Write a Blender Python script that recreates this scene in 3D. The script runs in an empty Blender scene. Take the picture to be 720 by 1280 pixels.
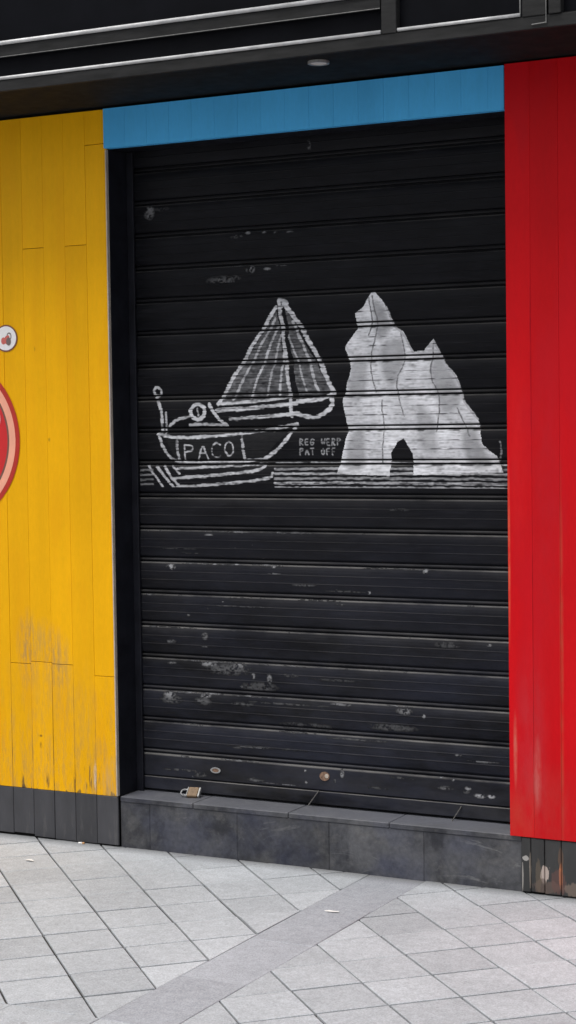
import bpy, math, random
import numpy as np
from mathutils import Vector, Matrix, noise as mnoise
random.seed(7); rng = np.random.default_rng(7)
scene = bpy.context.scene
col = scene.collection
W = 1.618; ZG = -0.198; DS = 0.1546      # opening width, pavement level, shutter depth
BOAT_FILL = [[(0.6487, 1.865), (0.4014, 1.5248), (0.6944, 1.5377)], [(0.6827, 1.8755), (0.8748, 1.5551), (0.7347, 1.531)], [(0.1451, 1.3956), (0.2101, 1.3858), (0.49, 1.3987), (0.7062, 1.4268), (0.5819, 1.3163), (0.2012, 1.299)]]
BOAT = [(0.012, 0.5, [(0.6561, 1.9065), (0.6714, 1.7984), (0.7069, 1.4687)]), (0.012, 0.55, [(0.6455, 1.8771), (0.5476, 1.7426), (0.3907, 1.5189)]), (0.0096, 0.5, [(0.3907, 1.5189), (0.5509, 1.5252), (0.7012, 1.5406)]), (0.0084, 0.42, [(0.6414, 1.8354), (0.454, 1.533)]), (0.0084, 0.5, [(0.6512, 1.8051), (0.5305, 1.5377)]), (0.0072, 0.38, [(0.6641, 1.7688), (0.5993, 1.5425)]), (0.0084, 0.48, [(0.6768, 1.7086), (0.6539, 1.5475)]), (0.0144, 0.55, [(0.6762, 1.8937), (0.7521, 1.7955), (0.8236, 1.6746), (0.8814, 1.5491)]), (0.012, 0.55, [(0.8814, 1.5491), (0.8149, 1.5266), (0.7279, 1.5222)]), (0.0096, 0.45, [(0.7122, 1.8208), (0.7708, 1.7058), (0.8154, 1.5622)]), (0.0072, 0.4, [(0.6979, 1.7676), (0.7432, 1.6471), (0.7686, 1.5572)]), (0.0096, 0.45, [(0.6595, 1.9063), (0.6998, 1.8927), (0.6658, 1.8762)]), (0.012, 0.5, [(0.3832, 1.4945), (0.5505, 1.5011), (0.7278, 1.5162)]), (0.0108, 0.5, [(0.4388, 1.4602), (0.5844, 1.4674), (0.7339, 1.4773)]), (0.012, 0.5, [(0.7272, 1.4774), (0.8072, 1.4554), (0.8807, 1.5018), (0.8681, 1.5434)]), (0.0096, 0.5, [(0.1162, 1.4052), (0.2102, 1.3888), (0.4901, 1.4018), (0.7266, 1.4385)]), (0.0108, 0.5, [(0.7266, 1.4385), (0.6576, 1.3491), (0.5818, 1.3072)]), (0.0096, 0.48, [(0.1234, 1.3989), (0.1442, 1.3458), (0.1867, 1.2959), (0.3726, 1.2925), (0.5818, 1.3072)]), (0.0096, 0.42, [(0.49, 1.3957), (0.4989, 1.3105)]), (0.0096, 0.42, [(0.2029, 1.3858), (0.2085, 1.299)]), (0.0096, 0.48, [(0.1345, 1.4112), (0.1398, 1.492), (0.1118, 1.5484)]), (0.0072, 0.45, [(0.1527, 1.4111), (0.1579, 1.4886)]), (0.0084, 0.5, [(0.1013, 1.5735), (0.1163, 1.5919), (0.1378, 1.5759), (0.1301, 1.5543), (0.1082, 1.5547), (0.1013, 1.5735)]), (0.012, 0.55, [(0.2661, 1.4932), (0.2808, 1.5176), (0.3094, 1.5202), (0.3303, 1.5015), (0.3263, 1.4739), (0.3011, 1.4589), (0.2727, 1.4685), (0.2661, 1.4932)]), (0.006, 0.35, [(0.2983, 1.502), (0.3014, 1.4773)]), (0.0084, 0.45, [(0.1677, 1.4358), (0.2044, 1.4632), (0.2621, 1.4717)]), (0.0096, 0.5, [(0.3484, 1.5196), (0.3827, 1.467), (0.4243, 1.436)]), (0.0084, 0.42, [(0.2615, 1.4409), (0.347, 1.443), (0.4243, 1.436)])]
SEA = [(0.0096, 0.5, [(0.2007, 1.2711), (0.3723, 1.2802), (0.5952, 1.2891)]), (0.0108, 0.5, [(0.1855, 1.2338), (0.3717, 1.2464), (0.5673, 1.2649), (0.5882, 1.283)]), (0.0108, 0.5, [(0.1993, 1.1996), (0.4415, 1.216), (0.6149, 1.2347), (0.622, 1.2528)]), (0.0096, 0.5, [(0.1064, 1.2836), (0.1493, 1.2368), (0.192, 1.1934)]), (0.0096, 0.5, [(0.1429, 1.2804), (0.1783, 1.2369), (0.2067, 1.209)]), (0.0084, 0.5, [(0.0698, 1.2836), (0.1199, 1.2243), (0.1411, 1.1932)]), (0.0072, 0.5, [(0.1792, 1.2804), (0.2148, 1.2525)]), (0.0077, 0.5, [(0.6329, 1.2911), (0.9173, 1.2924), (1.2068, 1.2898), (1.4547, 1.2883), (1.5605, 1.2861)]), (0.0061, 0.275, [(0.0219, 1.2868), (0.0699, 1.2883), (0.0919, 1.2892)]), (0.0086, 0.3, [(0.6325, 1.27), (0.917, 1.2722), (1.2066, 1.2695), (1.4546, 1.2683), (1.5603, 1.2663)]), (0.0069, 0.165, [(0.0215, 1.2649), (0.0694, 1.2664), (0.0915, 1.2674)]), (0.0082, 0.42, [(0.6322, 1.2519), (0.9168, 1.2534), (1.2064, 1.2521), (1.4544, 1.2512), (1.5602, 1.2493)]), (0.0065, 0.231, [(0.0211, 1.246), (0.0691, 1.2476), (0.0911, 1.2486)]), (0.0086, 0.28, [(0.632, 1.2338), (0.9166, 1.2365), (1.2062, 1.2347), (1.4542, 1.2341), (1.5601, 1.2323)]), (0.0069, 0.15400000000000003, [(0.0207, 1.2272), (0.0687, 1.2289), (0.0907, 1.2298)]), (0.0091, 0.42, [(0.6317, 1.2157), (0.9163, 1.2191), (1.206, 1.2173), (1.4541, 1.217), (1.5599, 1.2154)]), (0.0073, 0.231, [(0.0203, 1.2083), (0.0683, 1.2101), (0.0903, 1.2111)]), (0.0096, 0.38, [(0.6314, 1.1976), (0.9161, 1.2001), (1.2058, 1.1999), (1.4539, 1.1999), (1.5598, 1.1984)]), (0.0077, 0.20900000000000002, [(0.0199, 1.1894), (0.0679, 1.1912), (0.09, 1.1923)]), (0.0062, 0.35, [(0.1406, 1.1682), (0.2635, 1.1674)]), (0.0062, 0.3, [(0.4268, 1.1777), (0.5176, 1.1797)])]
ROCK_FILL = [[(1.0424, 1.9247), (1.0062, 1.8622), (0.9735, 1.8402), (0.9793, 1.7815), (0.9296, 1.7187), (0.9546, 1.6358), (0.9172, 1.5248), (0.9385, 1.4066), (0.8905, 1.253), (1.1047, 1.2444), (1.1121, 1.3291), (1.138, 1.3697), (1.1636, 1.3811), (1.1946, 1.3287), (1.2001, 1.2475), (1.5453, 1.2592), (1.5186, 1.3159), (1.4675, 1.3559), (1.4501, 1.4528), (1.3957, 1.5163), (1.372, 1.6023), (1.3232, 1.655), (1.2837, 1.7363), (1.2427, 1.6975), (1.2019, 1.6929), (1.1649, 1.7691), (1.1207, 1.7881), (1.093, 1.8702)]]
ROCK_SHADE = [(0.24, [(1.0421, 1.8956), (1.0929, 1.8587), (1.1174, 1.7766), (1.0656, 1.7261), (1.0475, 1.814)]), (0.3, [(0.9554, 1.7003), (1.0263, 1.6631), (1.0051, 1.5232), (0.9401, 1.5244)]), (0.26, [(1.0656, 1.7261), (1.1615, 1.7519), (1.1732, 1.6649), (1.1212, 1.5618), (1.0834, 1.6092)]), (0.28, [(1.2834, 1.7134), (1.3657, 1.5911), (1.3895, 1.505), (1.3212, 1.4602), (1.2727, 1.576)]), (0.24, [(1.4257, 1.4446), (1.4674, 1.3446), (1.5092, 1.2762), (1.4119, 1.2763), (1.3821, 1.3794)]), (0.3, [(1.2094, 1.5196), (1.2839, 1.4608), (1.2949, 1.3167), (1.2201, 1.346)]), (0.26, [(0.9383, 1.3918), (1.004, 1.4353), (1.0083, 1.2649), (0.9235, 1.2649)])]
ROCK = [(0.0048, 0.16, [(1.0292, 1.8962), (1.041, 1.8142), (1.0274, 1.7565)]), (0.0048, 0.2, [(1.1554, 1.7695), (1.1732, 1.6649), (1.1278, 1.5791), (1.1645, 1.4624)]), (0.0048, 0.2, [(1.076, 1.522), (1.0842, 1.4051), (1.0731, 1.2883)]), (0.0072, 0.6, [(1.0992, 1.8584), (1.1239, 1.788), (1.1648, 1.7634), (1.1987, 1.693)]), (0.0072, 0.6, [(1.2836, 1.7306), (1.3231, 1.6493), (1.372, 1.5966), (1.3957, 1.5106), (1.4501, 1.4471)]), (0.0048, 0.2, [(1.2835, 1.7191), (1.2667, 1.6048), (1.3094, 1.5178), (1.2895, 1.4032)]), (0.0048, 0.2, [(1.0421, 1.9015), (1.0664, 1.7842), (1.0263, 1.669), (1.0506, 1.5516)]), (0.0048, 0.2, [(1.3709, 1.4881), (1.419, 1.3876)]), (0.006, 0.3, [(1.5341, 1.3668), (1.5398, 1.3272), (1.5275, 1.2932)])]
LETTERS = [(0.0067, 0.42, [(0.2374, 1.3051), (0.2385, 1.3639)]), (0.0067, 0.42, [(0.2385, 1.3639), (0.2729, 1.3607), (0.2754, 1.3431), (0.2379, 1.3345)]), (0.0067, 0.42, [(0.2966, 1.3095), (0.3204, 1.3679), (0.3392, 1.3094)]), (0.0067, 0.42, [(0.3055, 1.3318), (0.3311, 1.3316)]), (0.0067, 0.42, [(0.3957, 1.3632), (0.3761, 1.3721), (0.357, 1.3489), (0.3611, 1.3227), (0.3807, 1.3138), (0.3949, 1.3208)]), (0.0067, 0.42, [(0.4342, 1.3762), (0.4171, 1.3618), (0.4166, 1.3328), (0.4332, 1.3182), (0.4519, 1.3326), (0.4524, 1.3616), (0.4342, 1.3762)]), (0.0041, 0.24, [(0.7389, 1.3592), (0.7392, 1.3831)]), (0.0041, 0.24, [(0.7392, 1.3831), (0.7505, 1.3806), (0.7494, 1.3734), (0.7391, 1.3711), (0.7511, 1.3591)]), (0.0041, 0.24, [(0.773, 1.3828), (0.7617, 1.3829), (0.7614, 1.359), (0.7726, 1.3589)]), (0.0041, 0.24, [(0.7615, 1.371), (0.7709, 1.3709)]), (0.0041, 0.24, [(0.7972, 1.379), (0.7907, 1.3827), (0.7844, 1.3732), (0.7857, 1.3624), (0.7922, 1.3588), (0.7969, 1.3624), (0.797, 1.3695), (0.7914, 1.3696)]), (0.0041, 0.24, [(0.8288, 1.3824), (0.8321, 1.3586), (0.8361, 1.3752), (0.8396, 1.3585), (0.8436, 1.3822)]), (0.0041, 0.24, [(0.8621, 1.3821), (0.851, 1.3822), (0.8506, 1.3584), (0.8618, 1.3584)]), (0.0041, 0.24, [(0.8508, 1.3703), (0.8601, 1.3703)]), (0.0041, 0.24, [(0.8728, 1.3583), (0.8731, 1.382)]), (0.0041, 0.24, [(0.8731, 1.382), (0.8842, 1.3796), (0.8831, 1.3725), (0.8729, 1.3702), (0.8848, 1.3582)]), (0.0041, 0.24, [(0.8949, 1.3582), (0.8952, 1.3818)]), (0.0041, 0.24, [(0.8952, 1.3818), (0.9062, 1.3806), (0.907, 1.3735), (0.895, 1.37)]), (0.0041, 0.27, [(0.7383, 1.3233), (0.7387, 1.3472)]), (0.0041, 0.27, [(0.7387, 1.3472), (0.75, 1.3459), (0.7508, 1.3388), (0.7385, 1.3352)]), (0.0041, 0.27, [(0.7608, 1.3232), (0.7687, 1.347), (0.7749, 1.3231)]), (0.0041, 0.27, [(0.7638, 1.3322), (0.7722, 1.3322)]), (0.0041, 0.27, [(0.7836, 1.3469), (0.7976, 1.3469)]), (0.0041, 0.27, [(0.7907, 1.3469), (0.7904, 1.3231)]), (0.0041, 0.27, [(0.8348, 1.3467), (0.8291, 1.3407), (0.8289, 1.3288), (0.8344, 1.3229), (0.8406, 1.3288), (0.8408, 1.3407), (0.8348, 1.3467)]), (0.0041, 0.27, [(0.8616, 1.3465), (0.8505, 1.3466), (0.8501, 1.3228)]), (0.0041, 0.27, [(0.8503, 1.3347), (0.8596, 1.3347)]), (0.0041, 0.27, [(0.8837, 1.3464), (0.8726, 1.3464), (0.8723, 1.3227)]), (0.0041, 0.27, [(0.8725, 1.3346), (0.8817, 1.3345)])]
SCUFFS = [(0.0971, 2.2642, 0.0238, 0.0288, 0.8, 0.16), (0.1517, 2.273, 0.037, 0.0072, 0.4, 0.08), (0.5271, 2.1615, 0.0132, 0.0072, 0.7, 0.2), (0.599, 2.1572, 0.0106, 0.0072, 0.7, 0.2), (0.6465, 2.1543, 0.0079, 0.0048, 0.6, 0.18), (0.7038, 2.1539, 0.0185, 0.0036, 0.6, 0.16), (0.482, 2.1491, 0.0264, 0.006, 0.5, 0.12), (0.5385, 2.0228, 0.0185, 0.0144, 0.9, 0.2), (0.6104, 2.0221, 0.0158, 0.006, 0.9, 0.22), (0.4905, 2.0402, 0.037, 0.0048, 0.5, 0.14), (0.455, 1.9937, 0.0422, 0.012, 0.5, 0.1), (0.6682, 2.0311, 0.0238, 0.0036, 0.6, 0.16), (0.3706, 1.9705, 0.0317, 0.0036, 0.5, 0.12), (0.4003, 1.8628, 0.066, 0.0029, 0.4, 0.08), (0.792, 2.4661, 0.0079, 0.0216, 0.7, 0.12), (0.1679, 0.8906, 0.0211, 0.012, 0.95, 0.3), (0.3301, 0.9038, 0.1056, 0.0029, 0.8, 0.25), (0.5753, 0.9066, 0.0634, 0.0029, 0.8, 0.28), (0.6164, 0.9015, 0.0106, 0.006, 0.95, 0.35), (0.6229, 0.8744, 0.0264, 0.0024, 0.6, 0.2), (1.155, 0.9059, 0.0238, 0.0048, 0.9, 0.3), (1.2404, 0.8993, 0.0106, 0.0096, 0.8, 0.25), (1.0156, 0.8137, 0.0066, 0.006, 1, 0.4), (0.2056, 0.9601, 0.0792, 0.0024, 0.4, 0.12), (1.1415, 1.122, 0.0475, 0.0048, 0.5, 0.1), (0.4684, 0.7445, 0.1584, 0.0024, 0.5, 0.15), (0.1622, 0.599, 0.0238, 0.0096, 0.6, 0.15), (0.3143, 0.6242, 0.0158, 0.0144, 0.6, 0.15), (0.3302, 0.5161, 0.037, 0.0096, 0.8, 0.2), (0.4645, 0.5166, 0.0317, 0.0096, 0.8, 0.2), (0.5268, 0.4797, 0.0079, 0.0144, 0.7, 0.22), (0.5959, 0.4742, 0.0106, 0.0216, 0.85, 0.22), (0.4702, 0.4367, 0.0079, 0.0048, 0.7, 0.2), (0.6886, 0.4912, 0.0317, 0.0072, 0.5, 0.14), (0.8733, 0.4829, 0.1056, 0.0048, 0.35, 0.1), (0.1508, 0.3876, 0.0264, 0.0144, 0.95, 0.28), (0.3136, 0.3938, 0.0238, 0.012, 0.95, 0.25), (0.4796, 0.3693, 0.0528, 0.0072, 0.4, 0.12), (1.1522, 0.3828, 0.0317, 0.0144, 0.6, 0.18), (1.2315, 0.3701, 0.0079, 0.0072, 0.8, 0.25), (1.3253, 0.6349, 0.0528, 0.012, 0.35, 0.1), (1.4855, 0.642, 0.0106, 0.0048, 0.8, 0.2), (1.3649, 0.2359, 0.0158, 0.0048, 0.9, 0.25), (1.4604, 0.2197, 0.0581, 0.0036, 0.7, 0.16), (1.3915, 0.1039, 0.0158, 0.0072, 0.4, 0.14), (0.2684, 0.2785, 0.0792, 0.0036, 0.5, 0.14), (0.5985, 0.2078, 0.1584, 0.0036, 0.4, 0.12), (1.3979, 0.1161, 0.0132, 0.0072, 0.9, 0.3), (1.4439, 0.0937, 0.0238, 0.0072, 1, 0.38), (1.4868, 0.0944, 0.0158, 0.006, 1, 0.4), (0.7409, 0.1297, 0.0053, 0.0048, 1, 0.35), (0.7436, 0.0873, 0.0053, 0.0048, 0.9, 0.3), (0.8951, 0.1325, 0.0079, 0.0168, 0.8, 0.28), (0.8978, 0.0875, 0.0066, 0.0048, 1, 0.45), (0.8648, 0.103, 0.0053, 0.0072, 0.7, 0.22), (0.5271, 0.0793, 0.037, 0.0072, 0.5, 0.16), (0.2792, 0.0817, 0.0317, 0.012, 0.5, 0.12), (0.6134, 0.0554, 0.0581, 0.0048, 0.4, 0.12), (1.0521, 0.091, 0.0528, 0.0048, 0.4, 0.12), (1.3075, 0.1117, 0.037, 0.0072, 0.5, 0.15), (1.2953, 0.1488, 0.0106, 0.0036, 1, 0.4), (1.3391, 0.1435, 0.0079, 0.0036, 1, 0.35), (1.0381, 0.5362, 0.1584, 0.0048, 0.3, 0.1), (0.6699, 0.3807, 0.1848, 0.0036, 0.4, 0.12), (0.9694, 0.264, 0.132, 0.0036, 0.4, 0.12)]
# ------------------------------------------------------------------ helpers
def tag(o, label=None, cat=None, group=None, kind=None):
    if label: o['label'] = label
    if cat: o['category'] = cat
    if group: o['group'] = group
    if kind: o['kind'] = kind
    return o
def thing(name, loc, label, cat, group=None):
    o = bpy.data.objects.new(name, None); col.objects.link(o); o.location = loc
    return tag(o, label, cat, group)
def link(name, verts, faces, mat, parent=None, smooth=False, fattr=None, origin=None, midx=None):
    me = bpy.data.meshes.new(name)
    off = Vector(origin) if origin is not None else (parent.matrix_world.translation if False else Vector((0,0,0)))
    if parent is not None:
        p = parent; off = Vector((0,0,0))
        while p is not None: off += p.location; p = p.parent
    me.from_pydata([(v[0]-off[0], v[1]-off[1], v[2]-off[2]) for v in verts], [], faces)
    mats = mat if isinstance(mat, (list, tuple)) else [mat]
    for m in mats: me.materials.append(m)
    if midx is not None: me.polygons.foreach_set('material_index', midx)
    if smooth: me.polygons.foreach_set('use_smooth', [True]*len(me.polygons))
    for k, vals in (fattr or {}).items():
        a = me.attributes.new(k, 'FLOAT', 'FACE'); a.data.foreach_set('value', vals)
    me.update()
    o = bpy.data.objects.new(name, me); col.objects.link(o)
    if parent is not None: o.parent = parent
    elif origin is not None: o.location = origin
    return o
class MB:
    def __init__(s): s.v=[]; s.f=[]; s.t=[]; s.m=[]
    def add(s, V, F, tone=.5, m=0):
        b=len(s.v); s.v+= [tuple(v) for v in V]; s.f+=[tuple(b+i for i in f) for f in F]; s.t+=[tone]*len(F); s.m+=[m]*len(F)
    def box(s, x0,x1,y0,y1,z0,z1, tone=.5, b=0.0, m=0):
        """box; b = chamfer of every edge"""
        if b<=0:
            V=[(x,y,z) for x in (x0,x1) for y in (y0,y1) for z in (z0,z1)]
            s.add(V,[(0,1,3,2),(4,6,7,5),(0,4,5,1),(2,3,7,6),(0,2,6,4),(1,5,7,3)],tone,m); return
        V=[];idx={}
        X=(x0,x1);Y=(y0,y1);Z=(z0,z1);sg=(1,-1)
        for i in (0,1):
            for j in (0,1):
                for k in (0,1):
                    for ax in range(3):
                        c=[X[i]+b*sg[i],Y[j]+b*sg[j],Z[k]+b*sg[k]]
                        c[ax]=(X[i],Y[j],Z[k])[ax]; idx[i,j,k,ax]=len(V); V.append(c)
        F=[]
        def q(*ks): F.append(tuple(idx[k] for k in ks))
        for i in (0,1): q((i,0,0,0),(i,1,0,0),(i,1,1,0),(i,0,1,0)) if i else q((i,0,0,0),(i,0,1,0),(i,1,1,0),(i,1,0,0))
        for j in (0,1): q((0,j,0,1),(1,j,0,1),(1,j,1,1),(0,j,1,1)) if not j else q((0,j,0,1),(0,j,1,1),(1,j,1,1),(1,j,0,1))
        for k in (0,1): q((0,0,k,2),(1,0,k,2),(1,1,k,2),(0,1,k,2)) if k else q((0,0,k,2),(0,1,k,2),(1,1,k,2),(1,0,k,2))
        for i in (0,1):
            for j in (0,1): q((i,j,0,0),(i,j,1,0),(i,j,1,1),(i,j,0,1))
        for i in (0,1):
            for k in (0,1): q((i,0,k,0),(i,1,k,0),(i,1,k,2),(i,0,k,2))
        for j in (0,1):
            for k in (0,1): q((0,j,k,1),(1,j,k,1),(1,j,k,2),(0,j,k,2))
        for i in (0,1):
            for j in (0,1):
                for k in (0,1): F.append((idx[i,j,k,0],idx[i,j,k,1],idx[i,j,k,2]))
        s.add(V,F,tone,m)
    def rod(s, a, b, r, n=10, tone=.5, m=0):
        a=Vector(a);b=Vector(b);d=(b-a).normalized();u=d.orthogonal().normalized();w=d.cross(u)
        V=[]
        for p in (a,b):
            for k in range(n):
                t=2*math.pi*k/n; V.append(p+u*math.cos(t)*r+w*math.sin(t)*r)
        F=[(k,(k+1)%n,n+(k+1)%n,n+k) for k in range(n)]+[tuple(range(n))[::-1],tuple(range(n,2*n))]
        s.add(V,F,tone,m)
    def build(s, name, mat, parent=None, smooth=False, origin=None):
        o=link(name,s.v,s.f,mat,parent,smooth,{'tone':s.t},origin,s.m)
        import bmesh
        bm=bmesh.new(); bm.from_mesh(o.data); bmesh.ops.recalc_face_normals(bm,faces=bm.faces); bm.to_mesh(o.data); bm.free()
        return o
# ------------------------------------------------------------------ materials
class NT:
    def __init__(s, name, rough=.6, spec=.5):
        s.m=bpy.data.materials.new(name); s.m.use_nodes=True; s.n=s.m.node_tree.nodes; s.l=s.m.node_tree.links
        s.b=s.n['Principled BSDF']; s.b.inputs['Roughness'].default_value=rough; s.b.inputs['Specular IOR Level'].default_value=spec
        s.geo=s.n.new('ShaderNodeNewGeometry'); s.pos=s.geo.outputs['Position']
    def lk(s,a,b): s.l.new(a,b)
    def _in(s,sock,v):
        if isinstance(v,bpy.types.NodeSocket): s.lk(v,sock)
        else:
            if isinstance(v,(tuple,list)) and len(v)==3 and len(sock.default_value)==4: v=(*v,1)
            sock.default_value=v
    def math(s,op,a,b=0.,c=None,clamp=False):
        n=s.n.new('ShaderNodeMath'); n.operation=op; n.use_clamp=clamp; s._in(n.inputs[0],a); s._in(n.inputs[1],b)
        if c is not None: s._in(n.inputs[2],c)
        return n.outputs[0]
    def vm(s,op,a,b=(0,0,0)):
        n=s.n.new('ShaderNodeVectorMath'); n.operation=op; s._in(n.inputs[0],a); s._in(n.inputs[1],b); return n.outputs['Value' if op in('LENGTH','DOT_PRODUCT') else 0]
    def noise(s,scale=5.,detail=4.,rough=.55,stretch=(1,1,1),off=(0,0,0),dist=0.):
        v=s.vm('MULTIPLY',s.vm('ADD',s.pos,off),stretch)
        n=s.n.new('ShaderNodeTexNoise'); s.lk(v,n.inputs['Vector']); n.inputs['Scale'].default_value=scale; n.inputs['Detail'].default_value=detail; n.inputs['Roughness'].default_value=rough; n.inputs['Distortion'].default_value=dist
        return n.outputs['Fac']
    def mr(s,v,a,b,c=0.,d=1.):
        n=s.n.new('ShaderNodeMapRange'); s._in(n.inputs[0],v)
        for i,x in enumerate((a,b,c,d)): s._in(n.inputs[i+1],x)
        return n.outputs[0]
    def mix(s,f,a,b,mode='MIX'):
        n=s.n.new('ShaderNodeMix'); n.data_type='RGBA'; n.blend_type=mode; s._in(n.inputs[0],f); s._in(n.inputs[6],a); s._in(n.inputs[7],b); return n.outputs[2]
    def attr(s,name,out='Fac'):
        n=s.n.new('ShaderNodeAttribute'); n.attribute_name=name; return n.outputs[out]
    def xyz(s):
        n=s.n.new('ShaderNodeSeparateXYZ'); s.lk(s.pos,n.inputs[0]); return n.outputs
    def blob(s,x,z,rx,rz,soft=.5):
        """1 inside an ellipse on the facade plane, soft edge"""
        v=s.vm('MULTIPLY',s.vm('SUBTRACT',s.pos,(x,0,z)),(1/rx,0,1/rz)); return s.mr(s.vm('LENGTH',v),1+soft,1-soft,0.,1.)
    def bump(s,h,strength=.3,dist=.002):
        n=s.n.new('ShaderNodeBump'); n.inputs['Strength'].default_value=strength; n.inputs['Distance'].default_value=dist; s.lk(h,n.inputs['Height'])
        s.lk(n.outputs[0],s.b.inputs['Normal'])
    def base(s,c): s._in(s.b.inputs['Base Color'],c); return s
    def set(s,k,v): s._in(s.b.inputs[k],v); return s
def scale_col(nt,c,f): # colour times scalar socket
    n=nt.n.new('ShaderNodeVectorMath'); n.operation='SCALE'; nt._in(n.inputs[0],c); nt._in(n.inputs['Scale'],f); return n.outputs[0]

def board_paint(name, rgb, dark, worn=0., blue=False, rough=.5):
    t=NT(name,rough,.12)
    f=t.mr(t.attr('tone'),0,1,.90,1.08)
    big=t.noise(1.7,4,.6,(1,1,.7)); streak=t.noise(14,5,.6,(1,1,.06)); fine=t.noise(120,3,.6,(1,1,.25))
    f=t.math('MULTIPLY',f,t.mr(big,.25,.75,.90,1.08)); f=t.math('MULTIPLY',f,t.mr(streak,.3,.7,.955,1.04)); f=t.math('MULTIPLY',f,t.mr(fine,.3,.7,.965,1.03))
    c=scale_col(t,rgb,f)
    # brushed second coat: slightly different hue in vertical laps
    c=t.mix(t.math('MULTIPLY',t.mr(t.noise(5,3,.6,(1.6,1,.35),(3,0,1)),.5,.62),.35),c,dark)
    z=t.xyz()[2]
    if worn:
        # grime and cracks that rise from the board ends
        low=t.mr(z,.42,.0,0.,1.)
        cr=t.noise(30,5,.65,(1,1,.08),(1,0,3)); th=t.mr(low,0,1,.76,.575)
        m=t.mr(t.math('SUBTRACT',cr,th),0,.03)
        c=t.mix(t.math('MULTIPLY',m,.85*worn),c,(.10,.065,.03))
        th2=t.mr(z,.05,.0,.8,.52); m2=t.mr(t.math('SUBTRACT',t.noise(24,5,.6,(1,1,.25),(7,0,2)),th2),0,.05)
        c=t.mix(t.math('MULTIPLY',m2,.75*worn),c,(.05,.04,.03))
        xf=t.math('ABSOLUTE',t.math('SUBTRACT',t.math('FRACT',t.math('ADD',t.math('MULTIPLY',t.xyz()[0],10.),.5)),.5))
        sd=t.math('MULTIPLY',t.mr(t.math('ADD',xf,t.math('MULTIPLY',t.noise(35,5,.7,(1,1,.15),(2,0,2)),.12)),.085,.05,0.,1.),t.mr(z,.5,.02,0.,1.))
        c=t.mix(t.math('MULTIPLY',sd,.9),c,(.07,.045,.02))
        sm=t.math('MULTIPLY',t.mr(t.noise(26,6,.75,(1.2,1,.2),(0,0,9)),.48,.62),t.mr(z,.55,.0,0.,.5*worn))
        c=t.mix(sm,c,(.30,.20,.09))
    t.keep=c
    return t
def finish(t,bs=.12):
    t.base(t.keep); t.bump(t.noise(60,5,.6,(1,1,.3)),bs,.002); return t.m

Ym=board_paint('yellow_paint',(.80,.400,.002),(.735,.33,.002),1.)
for (x,z,rx,rz,a,c) in [(-.414,.56,.04,.11,.55,(.26,.19,.11)),(-.27,.52,.045,.09,.5,(.26,.19,.11)),(-.34,.60,.05,.06,.35,(.34,.24,.10)),(-.30,.40,.10,.12,.22,(.34,.22,.08)),(-.15,.30,.05,.10,.2,(.36,.24,.08)),
                         (-.02,.06,.045,.07,.55,(.42,.30,.16)),(-.105,.07,.006,.045,.9,(.6,.55,.5)),(-.36,.215,.010,.004,.9,(.05,.03,.02)),(-.36,.175,.006,.012,.8,(.05,.03,.02)),
                         (-.352,1.745,.004,.01,.7,(.12,.07,.02)),(-.29,1.39,.005,.006,.6,(.12,.07,.02)),(-.33,.03,.007,.03,.85,(.08,.05,.03)),(-.20,.035,.006,.05,.8,(.08,.05,.03))]:
    mk=Ym.math('MULTIPLY',Ym.blob(x,z,rx,rz,.6),Ym.mr(Ym.noise(55,6,.75,(1,1,.16)),.44,.56,.08,1.)); Ym.keep=Ym.mix(Ym.math('MULTIPLY',mk,a),Ym.keep,c)
Ym=finish(Ym)
Rm=board_paint('red_paint',(.54,.003,.007),(.46,.006,.014),.0)
for (x,z,rx,rz,a,c) in [(1.70,.35,.05,.25,.30,(.42,.05,.06)),(1.81,.6,.006,.5,.45,(.36,.10,.05)),(1.74,.1,.14,.12,.25,(.38,.06,.05)),(1.705,1.7,.0025,.3,.6,(.2,.0,.01)),(1.66,.06,.05,.08,.3,(.5,.06,.03)),(1.707,.6,.0022,.6,.5,(.22,.004,.006)),(1.76,1.1,.05,.5,.22,(.40,.02,.03)),(1.66,1.3,.03,.3,.25,(.66,.02,.02)),(1.72,.22,.012,.10,.5,(.52,.16,.14)),(1.64,.30,.006,.10,.5,(.58,.20,.14)),(1.622,1.0,.004,.25,.7,(.62,.16,.08))]:
    mk=Rm.math('MULTIPLY',Rm.blob(x,z,rx,rz,.5),Rm.mr(Rm.noise(24,4,.7,(1,1,.3)),.35,.6,.2,1.)); Rm.keep=Rm.mix(Rm.math('MULTIPLY',mk,a),Rm.keep,c)
Rm=finish(Rm)
Bm=finish(board_paint('blue_paint',(.080,.44,.84),(.065,.37,.72),0.))

def black_wood(name, rgb, chips):
    t=NT(name,.55,.4)
    f=t.math('MULTIPLY',t.mr(t.attr('tone'),0,1,.8,1.2),t.mr(t.noise(7,5,.65,(1,1,.35)),.3,.7,.75,1.3))
    c=scale_col(t,rgb,f)
    z=t.xyz()[2]
    c=t.mix(t.math('MULTIPLY',t.mr(t.noise(22,6,.7,(1,1,.2)),.55,.7),t.mr(z,-.05,-.2,.1,.55)),c,(.14,.135,.13))
    for (x,zz,rx,rz,a,cc) in chips:
        mk=t.mr(t.math('SUBTRACT',t.math('ADD',t.blob(x,zz,rx,rz,.6),t.math('MULTIPLY',t.noise(38,6,.75,(1,1,.22)),1.7)),1.42),0,.06); c=t.mix(t.math('MULTIPLY',mk,a),c,cc)
    t.base(c); t.bump(t.noise(60,5,.6,(1,1,.15)),.35,.003); return t.m
PL=black_wood('black_board_paint',(.043,.043,.048),[])
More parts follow.
